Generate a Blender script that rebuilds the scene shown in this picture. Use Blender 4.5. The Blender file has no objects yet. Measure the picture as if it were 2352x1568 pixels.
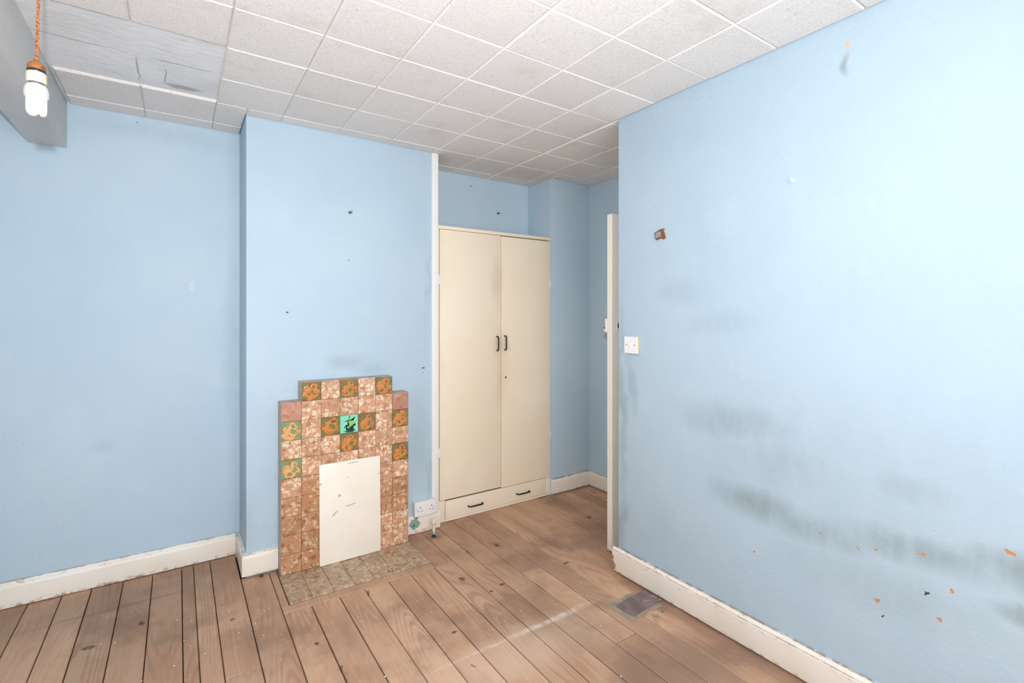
import bpy, bmesh, math, random
from mathutils import Vector

random.seed(7)
scene = bpy.context.scene
C = bpy.context.collection

# ------------------------------------------------------------------ camera
HC = 1.39                     # lens height above the boards
F_PX, CY_PX, YAW = 1131.7, 724.9, 0.59537
cam_data = bpy.data.cameras.new('camera')
cam_data.sensor_fit = 'HORIZONTAL'
cam_data.sensor_width = 36.0
cam_data.lens = F_PX / 2352 * 36.0
cam_data.shift_y = (CY_PX - 784.0) / 2352
cam_data.clip_start = 0.02
cam = bpy.data.objects.new('camera', cam_data)
C.objects.link(cam)
cam.location = (0, 0, HC)
cam.rotation_euler = (math.pi / 2, 0, -YAW)
scene.camera = cam

# ------------------------------------------------------------------ world, lights, exposure
world = bpy.data.worlds.new('overcast_sky')
scene.world = world
world.use_nodes = True
world.node_tree.nodes['Background'].inputs[0].default_value = (0.80, 0.88, 1.0, 1)
world.node_tree.nodes['Background'].inputs[1].default_value = 1.0


def area(name, loc, rot, sx, sy, power, col):
    d = bpy.data.lights.new(name, 'AREA')
    d.shape = 'RECTANGLE'
    d.size, d.size_y, d.energy, d.color = sx, sy, power, col
    o = bpy.data.objects.new(name, d)
    C.objects.link(o)
    o.location, o.rotation_euler = loc, rot
    return o


# added daylight fill at two unseen windows, behind and left of the camera
area('added_front_window_light', (0.25, -1.36, 1.36), (-math.pi / 2, 0, math.pi), 1.9, 1.45, 78, (0.955, 0.985, 1.04))
area('added_left_window_light', (-1.56, 0.55, 1.50), (0, -math.pi / 2, 0), 1.25, 1.3, 5, (0.955, 0.985, 1.04))
# the photographer's hot-shoe flash, just above the lens
fd = bpy.data.lights.new('camera_flash', 'AREA')
fd.shape, fd.size = 'DISK', 0.035
fd.energy, fd.color = 40, (0.955, 0.985, 1.04)
fo = bpy.data.objects.new('camera_flash', fd)
C.objects.link(fo)
fo.location = (-0.03, -0.02, HC + 0.17)
fo.rotation_euler = (math.pi / 2 + 0.38, 0, -YAW + 0.22)

scene.view_settings.view_transform = 'Standard'
scene.view_settings.look = 'None'
scene.view_settings.gamma = 1.0
scene.view_settings.use_curve_mapping = False
scene.view_settings.exposure = 0.06
scene.cycles.max_bounces = 5
scene.cycles.diffuse_bounces = 4
scene.cycles.use_adaptive_sampling = True
scene.cycles.adaptive_threshold = 0.1
scene.cycles.adaptive_min_samples = 16
scene.cycles.glossy_bounces = 2
scene.cycles.caustics_reflective = False
scene.cycles.caustics_refractive = False


# ------------------------------------------------------------------ helpers
def tag(o, label=None, cat=None, group=None, kind=None):
    if label: o['label'] = label
    if cat: o['category'] = cat
    if group: o['group'] = group
    if kind: o['kind'] = kind
    return o


def empty(name, loc=(0, 0, 0), **kw):
    o = bpy.data.objects.new(name, None)
    o.empty_display_size = 0.05
    C.objects.link(o)
    o.location = loc
    return tag(o, **kw)


def link(name, me, mat, parent=None, loc=None):
    if mat is not None and not me.materials:
        me.materials.append(mat)
    o = bpy.data.objects.new(name, me)
    C.objects.link(o)
    if parent is not None:
        o.parent = parent
    if loc is not None:
        o.location = loc
    return o


def smooth(me, angle=0.6):
    me.polygons.foreach_set('use_smooth', [True] * len(me.polygons))
    try:
        me.set_sharp_from_angle(angle=angle)
    except Exception:
        pass
    me.update()


class MB:
    """collects simple shapes into one mesh"""
    def __init__(self):
        self.v, self.f = [], []

    def add(self, vs, fs):
        n = len(self.v)
        self.v += [tuple(p) for p in vs]
        self.f += [tuple(i + n for i in f) for f in fs]
        return self

    def box(self, x0, x1, y0, y1, z0, z1):
        vs = [(x, y, z) for z in (z0, z1) for y in (y0, y1) for x in (x0, x1)]
        return self.add(vs, [(0, 2, 3, 1), (4, 5, 7, 6), (0, 1, 5, 4), (2, 6, 7, 3), (0, 4, 6, 2), (1, 3, 7, 5)])

    def slab(self, a, b, c, front, ch):
        """box whose face towards +c / -c (front=+1/-1) is chamfered; axes given by self.ax"""
        a0, a1 = a; b0, b1 = b; c0, c1 = c
        f_, k_ = (c1, c0) if front > 0 else (c0, c1)
        m_ = f_ - front * ch
        P = []
        for cc, i in ((k_, 0), (m_, 0), (f_, ch)):
            P += [(a0 + i, b0 + i, cc), (a1 - i, b0 + i, cc), (a1 - i, b1 - i, cc), (a0 + i, b1 - i, cc)]
        fs = [(0, 3, 2, 1), (8, 9, 10, 11)]
        for l in (0, 4):
            for k in range(4):
                fs.append((l + k, l + (k + 1) % 4, l + 4 + (k + 1) % 4, l + 4 + k))
        return P, fs

    def slab_z(self, x, y, z, front, ch):
        P, fs = self.slab(x, y, z, front, ch)
        return self.add(P, fs)

    def slab_y(self, x, z, y, front, ch):
        P, fs = self.slab(x, z, y, front, ch)
        return self.add([(p[0], p[2], p[1]) for p in P], fs)

    def slab_x(self, y, z, x, front, ch):
        P, fs = self.slab(y, z, x, front, ch)
        return self.add([(p[2], p[0], p[1]) for p in P], fs)

    def prism(self, prof, e0, e1, fn):
        """closed 2d profile swept from e0 to e1, fn(u, v, e) -> xyz"""
        n = len(prof)
        vs = [fn(u, v, e0) for u, v in prof] + [fn(u, v, e1) for u, v in prof]
        fs = [tuple(range(n))[::-1], tuple(range(n, 2 * n))]
        fs += [(i, (i + 1) % n, n + (i + 1) % n, n + i) for i in range(n)]
        return self.add(vs, fs)

    def tube(self, pts, r, n=10, cap=True):
        pts = [Vector(p) for p in pts]
        rs = r if isinstance(r, (list, tuple)) else [r] * len(pts)
        vs, fs = [], []
        up = None
        for i, p in enumerate(pts):
            t = (pts[min(i + 1, len(pts) - 1)] - pts[max(i - 1, 0)]).normalized()
            if up is None:
                up = t.orthogonal().normalized()
            up = (up - t * up.dot(t)).normalized()
            w = t.cross(up)
            for k in range(n):
                a = 2 * math.pi * k / n
                vs.append(p + (up * math.cos(a) + w * math.sin(a)) * rs[i])
        for i in range(len(pts) - 1):
            for k in range(n):
                fs.append((i * n + k, i * n + (k + 1) % n, (i + 1) * n + (k + 1) % n, (i + 1) * n + k))
        if cap:
            fs.append(tuple(range(n))[::-1])
            m = (len(pts) - 1) * n
            fs.append(tuple(range(m, m + n)))
        return self.add(vs, fs)

    def lathe(self, prof, cx, cy, n=28, tilt=(0, 0), z_ref=0):
        """profile of (r, z); tilt shifts the axis per metre of z"""
        vs, fs = [], []
        for r, z in prof:
            ox, oy = cx + tilt[0] * (z - z_ref), cy + tilt[1] * (z - z_ref)
            for k in range(n):
                a = 2 * math.pi * k / n
                vs.append((ox + r * math.cos(a), oy + r * math.sin(a), z))
        for i in range(len(prof) - 1):
            for k in range(n):
                fs.append((i * n + k, i * n + (k + 1) % n, (i + 1) * n + (k + 1) % n, (i + 1) * n + k))
        fs.append(tuple(range(n))[::-1])
        m = (len(prof) - 1) * n
        fs.append(tuple(range(m, m + n)))
        return self.add(vs, fs)

    def mesh(self, name):
        me = bpy.data.meshes.new(name)
        me.from_pydata(self.v, [], self.f)
        bm = bmesh.new()
        bm.from_mesh(me)
        bmesh.ops.recalc_face_normals(bm, faces=bm.faces)
        bm.to_mesh(me)
        bm.free()
        return me

    def build(self, name, mat, parent=None, sm=False, bevel=0.0, origin=None):
        me = self.mesh(name)
        if bevel:
            bm = bmesh.new()
            bm.from_mesh(me)
            bmesh.ops.bevel(bm, geom=bm.edges[:], offset=bevel, segments=2, affect='EDGES', profile=0.6, clamp_overlap=True)
            bm.to_mesh(me)
            bm.free()
        if sm or bevel:
            smooth(me)
        o = link(name, me, mat, parent)
        if origin is not None:
            ov = Vector(origin)
            for v in me.vertices:
                v.co -= ov
            o.location = ov
        return o


def srgb(r, g, b):
    f = lambda c: (c / 255 / 12.92) if c / 255 <= 0.04045 else ((c / 255 + 0.055) / 1.055) ** 2.4
    return (f(r), f(g), f(b), 1.0)


# ------------------------------------------------------------------ procedural materials
class NT:
    def __init__(self, name, rough=0.6, spec=0.3):
        self.m = bpy.data.materials.new(name)
        self.m.use_nodes = True
        self.t = self.m.node_tree
        self.b = self.t.nodes['Principled BSDF']
        self.b.inputs['Roughness'].default_value = rough
        self.b.inputs['Specular IOR Level'].default_value = spec
        g = self.n('ShaderNodeNewGeometry')
        self.pos = g.outputs['Position']
        self.oi = self.n('ShaderNodeObjectInfo')
        self.rand = self.oi.outputs['Random']

    def n(self, typ, **kw):
        nd = self.t.nodes.new(typ)
        for k, v in kw.items():
            setattr(nd, k, v)
        return nd

    def set(self, sock, val):
        if hasattr(val, 'is_output') or isinstance(val, bpy.types.NodeSocket):
            self.t.links.new(val, sock)
        else:
            sock.default_value = val

    def math(self, op, a, b=0.0, c=0.0, clamp=False):
        nd = self.n('ShaderNodeMath', operation=op, use_clamp=clamp)
        for i, v in enumerate((a, b, c)):
            self.set(nd.inputs[i], v)
        return nd.outputs[0]

    def vmath(self, op, a, b=(0, 0, 0)):
        nd = self.n('ShaderNodeVectorMath', operation=op)
        self.set(nd.inputs[0], a)
        self.set(nd.inputs[1], b)
        return nd.outputs['Value'] if op in ('DOT_PRODUCT', 'LENGTH') else nd.outputs['Vector']

    def scale(self, v, s, off=None):
        o = self.vmath('MULTIPLY', v, s)
        return self.vmath('ADD', o, off) if off is not None else o

    def noise(self, vec, scale, detail=3.0, rough=0.55, dist=0.0, color=False):
        nd = self.n('ShaderNodeTexNoise')
        self.set(nd.inputs['Vector'], vec)
        nd.inputs['Scale'].default_value = scale
        nd.inputs['Detail'].default_value = detail
        nd.inputs['Roughness'].default_value = rough
        nd.inputs['Distortion'].default_value = dist
        return nd.outputs['Color'] if color else nd.outputs[0]

    def voronoi(self, vec, scale, feature='F1', rnd=1.0, out='Distance'):
        nd = self.n('ShaderNodeTexVoronoi', feature=feature)
        self.set(nd.inputs['Vector'], vec)
        nd.inputs['Scale'].default_value = scale
        nd.inputs['Randomness'].default_value = rnd
        return nd.outputs[out]

    def ramp(self, fac, stops, interp='LINEAR'):
        nd = self.n('ShaderNodeValToRGB')
        self.set(nd.inputs[0], fac)
        cr = nd.color_ramp
        cr.interpolation = interp
        while len(cr.elements) < len(stops):
            cr.elements.new(0.5)
        for e, (p, c) in zip(cr.elements, stops):
            e.position, e.color = p, c
        return nd.outputs[0]

    def step(self, v, lo, hi, to0=0.0, to1=1.0):
        nd = self.n('ShaderNodeMapRange', interpolation_type='SMOOTHSTEP')
        self.set(nd.inputs[0], v)
        nd.inputs[1].default_value, nd.inputs[2].default_value = lo, hi
        nd.inputs[3].default_value, nd.inputs[4].default_value = to0, to1
        return nd.outputs[0]

    def mix(self, fac, a, b, mode='MIX'):
        nd = self.n('ShaderNodeMix', data_type='RGBA', blend_type=mode)
        self.set(nd.inputs[0], fac)
        self.set(nd.inputs[6], a)
        self.set(nd.inputs[7], b)
        return nd.outputs[2]

    def ell(self, p, c, U, V, soft):
        """soft ellipse: centre c, half axes U and V (3d vectors), 1 inside 0 outside"""
        U, V = Vector(U), Vector(V)
        iu = [i for i in range(3) if abs(U[i]) > 2e-3]
        iv = [i for i in range(3) if abs(V[i]) > 2e-3]
        if len(iu) == 1 and len(iv) == 1 and iu != iv:          # axis aligned: scale, shift, length
            s = [0.0, 0.0, 0.0]
            s[iu[0]], s[iv[0]] = 1 / abs(U[iu[0]]), 1 / abs(V[iv[0]])
            nd = self.n('ShaderNodeVectorMath', operation='MULTIPLY_ADD')
            self.set(nd.inputs[0], p)
            nd.inputs[1].default_value = s
            nd.inputs[2].default_value = [-a * b for a, b in zip(c, s)]
            return self.step(self.vmath('LENGTH', nd.outputs[0]), 1.0 - soft, 1.0, 1.0, 0.0)
        d = self.vmath('SUBTRACT', p, c)
        a = self.vmath('DOT_PRODUCT', d, tuple(U / U.length_squared))
        b = self.vmath('DOT_PRODUCT', d, tuple(V / V.length_squared))
        r = self.math('SQRT', self.math('ADD', self.math('MULTIPLY', a, a), self.math('MULTIPLY', b, b)))
        return self.step(r, 1.0 - soft, 1.0, 1.0, 0.0)

    def maxm(self, lst):
        o = lst[0]
        for m in lst[1:]:
            o = self.math('MAXIMUM', o, m)
        return o

    def addm(self, lst):
        o = lst[0]
        for m in lst[1:]:
            o = self.math('ADD', o, m)
        return o

    def bump(self, h, strength, dist=0.01):
        nd = self.n('ShaderNodeBump')
        nd.inputs['Strength'].default_value = strength
        nd.inputs['Distance'].default_value = dist
        self.set(nd.inputs['Height'], h)
        self.t.links.new(nd.outputs[0], self.b.inputs['Normal'])

    def out(self, col):
        self.set(self.b.inputs['Base Color'], col)
        return self.m


def sep(k, v):
    nd = k.n('ShaderNodeSeparateXYZ')
    k.set(nd.inputs[0], v)
    return nd.outputs


def plain(name, col, rough=0.5, spec=0.4, var=0.06, sc=8.0, metal=0.0, bump=0.0):
    k = NT(name, rough, spec)
    n = k.noise(k.pos, sc, 4)
    c2 = tuple(max(0, c * (1 - 3 * var)) for c in col[:3]) + (1,)
    c3 = tuple(min(1, c * (1 + var)) for c in col[:3]) + (1,)
    k.b.inputs['Metallic'].default_value = metal
    if bump:
        k.bump(k.noise(k.pos, 90, 3), bump, 0.004)
    return k.out(k.ramp(n, [(0.25, c2), (0.55, col), (0.8, c3)]))


WALL = (0.490, 0.610, 0.690, 1)


def wall_material(name, stains=(), chips=(), extra=None):
    k = NT(name, 0.62, 0.25)
    p = k.pos
    big = k.noise(p, 1.3, 3)
    mid = k.noise(k.scale(p, (1, 1, 0.7)), 9, 3, 0.6)
    col = k.ramp(big, [(0.3, (WALL[0] * .93, WALL[1] * .95, WALL[2] * .97, 1)), (0.7, (WALL[0] * 1.05, WALL[1] * 1.03, WALL[2] * 1.01, 1))])
    col = k.mix(k.step(mid, 0.5, 0.8, 0, 0.07), col, srgb(222, 234, 240))
    col = k.mix(k.step(mid, 0.5, 0.22, 0, 0.07), col, srgb(176, 198, 218))
    # tiny specks and pin holes
    v = k.voronoi(p, 16)
    sp = k.math('MULTIPLY', k.step(v, 0.030, 0.018), k.step(k.noise(p, 5), 0.52, 0.6))
    col = k.mix(k.math('MULTIPLY', sp, 0.8), col, srgb(70, 80, 92))
    warp = k.vmath('ADD', p, k.scale(k.vmath('SUBTRACT', k.noise(p, 5, 2, color=True), (0.5, 0.5, 0.5)), (0.16, 0.16, 0.07))) if stains else p
    if stains:
        ms = []
        for c, U, V, a in stains:
            ms.append(k.math('MULTIPLY', k.ell(warp, c, U, V, 0.95), a))
        m = k.maxm(ms)
        m = k.math('MULTIPLY', m, k.step(k.noise(k.scale(p, (1, 1, 0.3)), 20, 3, 0.65), 0.2, 0.65, 0.55, 1.0))
        col = k.mix(m, col, srgb(138, 152, 152))
    if chips:
        w2 = k.vmath('ADD', p, k.scale(k.vmath('SUBTRACT', k.noise(p, 60, 2, color=True), (0.5, 0.5, 0.5)), (0.03, 0.03, 0.03)))
        by = {}
        for c, U, V, cc in chips:
            by.setdefault(cc, []).append(k.ell(w2, c, U, V, 0.15))
        for cc, ms in by.items():
            col = k.mix(k.maxm(ms), col, srgb(*cc))
    k.bump(k.math('ADD', k.noise(p, 40, 2), k.math('MULTIPLY', k.noise(p, 4, 0), 2.0)), 0.12, 0.012)
    return k.out(col)


def yz(y, z, ry, rz, ang=0):
    """ellipse on the right-hand wall; ang tilts the long axis"""
    ca, sa = math.cos(ang), math.sin(ang)
    return (1.98, y, z), (0.0001, ry * ca, ry * sa), (0.0001, -rz * sa, rz * ca)


def xz(x, z, rx, rz, y=2.963, ang=0):
    ca, sa = math.cos(ang), math.sin(ang)
    return (x, y, z), (rx * ca, 0.0001, rx * sa), (-rz * sa, 0.0001, rz * ca)


OR, DK = (206, 140, 92), (60, 70, 78)
M = {}
M['wall_right'] = wall_material(
    'blue_paint_scuffed',
    stains=[yz(1.12, .615, .30, .11) + (.70,), yz(.90, .585, .34, .10) + (.55,), yz(.60, .625, .40, .10) + (.62,),
            yz(.34, .655, .26, .11) + (.78,), yz(.36, .535, .09, .05) + (.7,), yz(1.22, .93, .45, .13) + (.42,), yz(1.02, .80, .45, .20) + (.30,),
            yz(.60, .82, .25, .09) + (.34,), yz(.70, .47, .5, .16) + (.28,), yz(1.79, 1.00, .05, .24) + (.42,),
            yz(1.87, .9, .05, .8) + (.45,), yz(1.86, .25, .05, .3) + (.5,), yz(1.5, 1.5, .16, .09) + (.20,), yz(1.3, 1.36, .25, .08) + (.18,), yz(.75, .80, .9, .45) + (.16,),
            yz(.79, 2.29, .022, .06) + (.8,)],
    chips=[yz(.372, .709, .013, .007) + (OR,), yz(.527, .44, .012, .007) + (OR,), yz(.572, .624, .009, .005) + (OR,), yz(.694, .412, .005, .009) + (OR,),
           yz(.495, .54, .005, .007) + (OR,), yz(.877, .577, .006, .005) + (OR,), yz(1.13, .408, .006, .006) + (OR,), yz(.753, .573, .006, .004) + (OR,),
           yz(.699, .588, .006, .005) + (OR,), yz(.786, 2.352, .008, .018) + ((214, 190, 176),),
           yz(.68, .37, .009, .003, -.7) + (DK,), yz(.56, .50, .003, .010) + (DK,)])
M['wall_chimney'] = wall_material(
    'blue_paint_chimney',
    stains=[xz(.85, 1.12, .20, .07) + (.34,), xz(1.0, 1.07, .15, .06) + (.3,), xz(1.36, 1.62, .03, .25) + (.30,), xz(1.29, .6, .12, .45) + (.28,), xz(1.36, .35, .05, .3) + (.35,),
            xz(.33, .3, .05, .25) + (.2,)],
    chips=[xz(1.313, 1.052, .010, .004) + ((92, 62, 40),), xz(1.316, 1.025, .004, .004) + ((190, 110, 70),), xz(.837, 1.718, .006, .004, 2.963, .4) + ((120, 100, 90),),
           xz(.50, 1.41, .006, .004) + (DK,)])
M['wall_back'] = wall_material(
    'blue_paint_back',
    stains=[xz(-.33, .72, .08, .05, 3.3) + (.22,), xz(-.1, 2.38, .5, .08, 3.3) + (.16,), xz(.25, 1.2, .05, .9, 3.3) + (.16,)],
    chips=[xz(.062, 1.56, .016, .03, 3.3) + ((196, 214, 228),), xz(-.18, 2.42, .0035, .0035, 3.3) + (DK,)])
M['wall_alcove'] = wall_material(
    'blue_paint_alcove',
    chips=[xz(1.86, 2.38, .016, .003, 3.3, -.6) + (DK,)])


def cream_paint(name, col, dirt=(150, 118, 84), edge=0.25, sc=3.0):
    k = NT(name, 0.38, 0.45)
    p = k.pos
    c = k.mix(k.step(k.noise(p, sc, 3), 0.35, 0.7, 0, 0.35), col, tuple(min(1, x * 1.06) for x in col[:3]) + (1,))
    sp = k.math('MULTIPLY', k.step(k.voronoi(p, 22), 0.05, 0.03), k.step(k.noise(p, 7), 0.55, 0.62))
    c = k.mix(sp, c, srgb(*dirt))
    n = k.noise(p, 30, 6, 0.7)
    c = k.mix(k.step(n, 0.66, 0.74, 0, edge), c, srgb(*dirt))
    k.bump(k.noise(k.scale(p, (1, 1, 1)), 45, 4), 0.15, 0.004)
    return k.out(c)


def baseboard_paint(name):
    """white gloss with grime along the top edge and knocks"""
    k = NT(name, 0.36, 0.45)
    p = k.pos
    z = sep(k, p)[2]
    col = k.mix(k.step(k.noise(p, 3, 3), 0.35, 0.7), srgb(238, 227, 211), srgb(244, 236, 224))
    n = k.noise(k.scale(p, (1, 1, 2.0)), 26, 4, 0.7)
    top = k.math('MULTIPLY', k.step(z, 0.092, 0.118), k.step(n, 0.56, 0.68, 0, 0.6))
    low = k.math('MULTIPLY', k.step(z, 0.03, 0.008), k.step(n, 0.50, 0.60, 0, 0.7))
    line = k.math('MULTIPLY', k.maxm([k.step(z, .1352, .1366), k.math('MULTIPLY', k.step(z, .1185, .1215), k.step(z, .1245, .1225))]), k.step(n, .38, .56, .15, .75))
    col = k.mix(k.maxm([top, low, line]), col, srgb(134, 106, 84))
    sp = k.math('MULTIPLY', k.step(k.voronoi(p, 17), 0.07, 0.04), k.step(k.noise(p, 9), 0.55, 0.62))
    col = k.mix(sp, col, srgb(120, 86, 60))
    # knocked outer end of the right-hand board
    w = k.vmath('ADD', p, k.scale(k.vmath('SUBTRACT', k.noise(p, 40, 3, color=True), (.5, .5, .5)), (.03, .03, .03)))
    e = k.maxm([k.ell(w, (1.955, 1.915, .035), (0, .028, 0), (0, 0, .030), .2), k.ell(w, (1.955, 1.912, .078), (0, .010, 0), (0, 0, .014), .2)])
    col = k.mix(k.math('MULTIPLY', e, 0.8), col, srgb(128, 104, 66))
    # flaked paint showing old green beside the fireplace
    w2 = k.vmath('ADD', p, k.scale(k.vmath('SUBTRACT', k.noise(p, 26, 4, color=True), (.5, .5, .5)), (.05, .05, .05)))
    g = k.ell(w2, (1.248, 2.94, .066), (.034, 0, .012), (-.010, .0, .034), .12)
    gd = k.ell(w2, (1.240, 2.94, .058), (.011, 0, 0), (0, .0, .010), .4)
    rim = k.ell(w2, (1.248, 2.94, .066), (.040, 0, .014), (-.012, .0, .040), .05)
    col = k.mix(k.math('MULTIPLY', rim, k.step(n, .5, .6)), col, srgb(120, 84, 62))
    col = k.mix(g, col, srgb(128, 168, 152))
    col = k.mix(gd, col, srgb(62, 72, 44))
    k.bump(n, 0.12, 0.003)
    return k.out(col)


M['baseboard'] = baseboard_paint('white_gloss_baseboard')
M['cupboard'] = cream_paint('cream_gloss_cupboard', srgb(242, 226, 200), edge=0.10)


def cupboard_door_mat():
    k = NT('cream_gloss_cupboard_door', 0.34, 0.45)
    p = k.pos
    col = k.mix(k.step(k.noise(p, 2.2, 3), 0.35, 0.7), srgb(242, 225, 198), srgb(245, 230, 206))
    w = k.vmath('ADD', p, k.scale(k.vmath('SUBTRACT', k.noise(p, 9, 3, color=True), (.5, .5, .5)), (.1, .1, .1)))
    m = k.addm([k.math('MULTIPLY', k.ell(w, c, (rx, .001, 0), (0, .001, rz), .95), a) for c, rx, rz, a in
                (((1.90, 3.0, 1.62), .08, .25, .32), ((1.905, 3.0, 1.17), .07, .12, .34), ((1.955, 3.0, 1.05), .08, .35, .26), ((1.92, 3.0, .85), .06, .2, .2), ((1.97, 3.0, 1.19), .05, .1, .25))])
    col = k.mix(m, col, srgb(208, 174, 130))
    col = k.mix(k.ell(w, (1.971, 3.0, .939), (.009, .001, 0), (0, .001, .011), .2), col, srgb(60, 40, 28))
    sp = k.math('MULTIPLY', k.step(k.voronoi(p, 14), 0.03, 0.02), k.step(k.noise(p, 6), 0.58, 0.62))
    col = k.mix(sp, col, srgb(120, 96, 70))
    k.bump(k.noise(p, 30, 4), 0.10, 0.004)
    return k.out(col)


M['cupboard_door'] = cupboard_door_mat()
M['trim_white'] = cream_paint('white_gloss_trim', srgb(238, 236, 232), edge=0.08)
M['door_paint'] = cream_paint('cream_gloss_door', srgb(247, 237, 222), edge=0.12)
M['black_metal'] = plain('black_metal', (0.012, 0.011, 0.011, 1), 0.35, 0.5, 0.1)
M['white_plastic'] = plain('white_plastic', srgb(236, 230, 226), 0.3, 0.5, 0.03)
M['dark_hole'] = plain('dark_recess', (0.012, 0.010, 0.008, 1), 0.9, 0.1)
M['subfloor'] = plain('dark_underfloor', (0.022, 0.014, 0.009, 1), 0.95, 0.1)
M['hall'] = plain('hall_plaster', srgb(200, 196, 186), 0.8, 0.2)


def switch_mat():
    k = NT('old_white_switch', 0.32, 0.5)
    p = k.pos
    n = k.noise(p, 70, 4, 0.6)
    col = k.mix(k.step(n, .64, .72, 0, .6), srgb(240, 236, 232), srgb(196, 170, 150))
    return k.out(col)


M['switch'] = switch_mat()
M['switch_box'] = plain('yellowed_pattress', srgb(222, 200, 160), 0.4, 0.4, 0.12, 40)


def ceiling_tile_mat():
    k = NT('fibre_ceiling_tile', 0.9, 0.12)
    p = k.pos
    fine = k.noise(p, 160, 2, 0.7)
    col = k.ramp(fine, [(0.30, srgb(222, 216, 210)), (0.5, srgb(236, 231, 226)), (0.75, srgb(243, 240, 236))])
    blot = k.noise(k.scale(p, (1, 1, 1), (3.1, 0, 0)), 3.3, 5, 0.65)
    col = k.mix(k.step(blot, .54, .72, 0, .28), col, srgb(206, 190, 174))
    spk = k.math('MULTIPLY', k.step(k.noise(p, 55, 5, .7), .58, .66), k.step(k.noise(p, 7, 2), .50, .66, 0, .4))
    col = k.mix(spk, col, srgb(150, 134, 120))
    # each tile aged a little differently
    col = k.mix(1.0, col, k.ramp(k.rand, [(0, (.96, .955, .95, 1)), (1, (1, 1, 1, 1))]), 'MULTIPLY')
    # smoky grime towards the alcove
    g = k.maxm([k.math('MULTIPLY', k.ell(p, (2.3, 3.05, 2.45), (.75, .2, 0), (-.1, .55, 0), .9), .22), k.math('MULTIPLY', k.ell(p, (1.44, 3.1, 2.45), (.16, 0, 0), (0, .3, 0), .9), .25)])
    g = k.math('MULTIPLY', g, k.step(k.noise(p, 5, 4), .3, .6, .6, 1.0))
    col = k.mix(g, col, srgb(164, 140, 116))
    k.bump(k.noise(p, 120, 2), 0.35, 0.003)
    return k.out(col)


M['ceiling_tile'] = ceiling_tile_mat()


def plaster_mat():
    k = NT('bare_ceiling_plaster', 0.6, 0.3)
    p = k.pos
    col = k.ramp(k.noise(p, 4, 5, .6), [(0.3, srgb(226, 225, 223)), (0.55, srgb(238, 237, 236)), (0.8, srgb(246, 245, 244))])
    dirt = k.step(k.noise(k.scale(p, (1, 2.0, 1)), 9, 4, .7), .58, .76, 0, .5)
    col = k.mix(dirt, col, srgb(176, 172, 168))
    # scars left by the lost tiles
    w = k.vmath('ADD', p, k.scale(k.vmath('SUBTRACT', k.noise(p, 14, 3, color=True), (.5, .5, .5)), (.03, .03, 0)))
    ls = [k.ell(w, c, U, V, .6) for c, U, V in (
        ((-.145, 2.70, 2.46), (.006, .0, 0), (0, .17, 0)), ((-.05, 2.72, 2.46), (.006, 0, 0), (0, .11, 0)),
        ((.02, 2.55, 2.46), (.16, .0, 0), (0, .006, 0)), ((0.02, 2.80, 2.46), (.10, 0, 0), (0, .035, 0)), ((-.33, 2.55, 2.46), (.20, .0, 0), (0, .005, 0)))]
    col = k.mix(k.math('MULTIPLY', k.maxm(ls), .5), col, srgb(112, 106, 104))
    fl = k.step(k.noise(k.scale(p, (2, 5, 1)), 13, 5, .6), .66, .69, 0, .8)
    col = k.mix(fl, col, srgb(244, 244, 244))
    k.bump(k.noise(k.scale(p, (1, 2, 1)), 20, 5), 0.5, 0.006)
    return k.out(col)


M['plaster'] = plaster_mat()


def beam_mat():
    k = NT('white_painted_beam', 0.6, 0.25)
    p = k.pos
    col = k.ramp(k.noise(k.scale(p, (2, .6, 2)), 5, 4), [(0.3, srgb(216, 213, 209)), (0.7, srgb(226, 223, 219))])
    col = k.mix(k.step(k.noise(k.scale(p, (2, .5, 2)), 22, 5), .60, .72, 0, .35), col, srgb(230, 230, 230))
    k.bump(k.noise(k.scale(p, (1, .4, 1)), 26, 2), .25, .005)
    return k.out(col)


M['beam'] = beam_mat()


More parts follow.
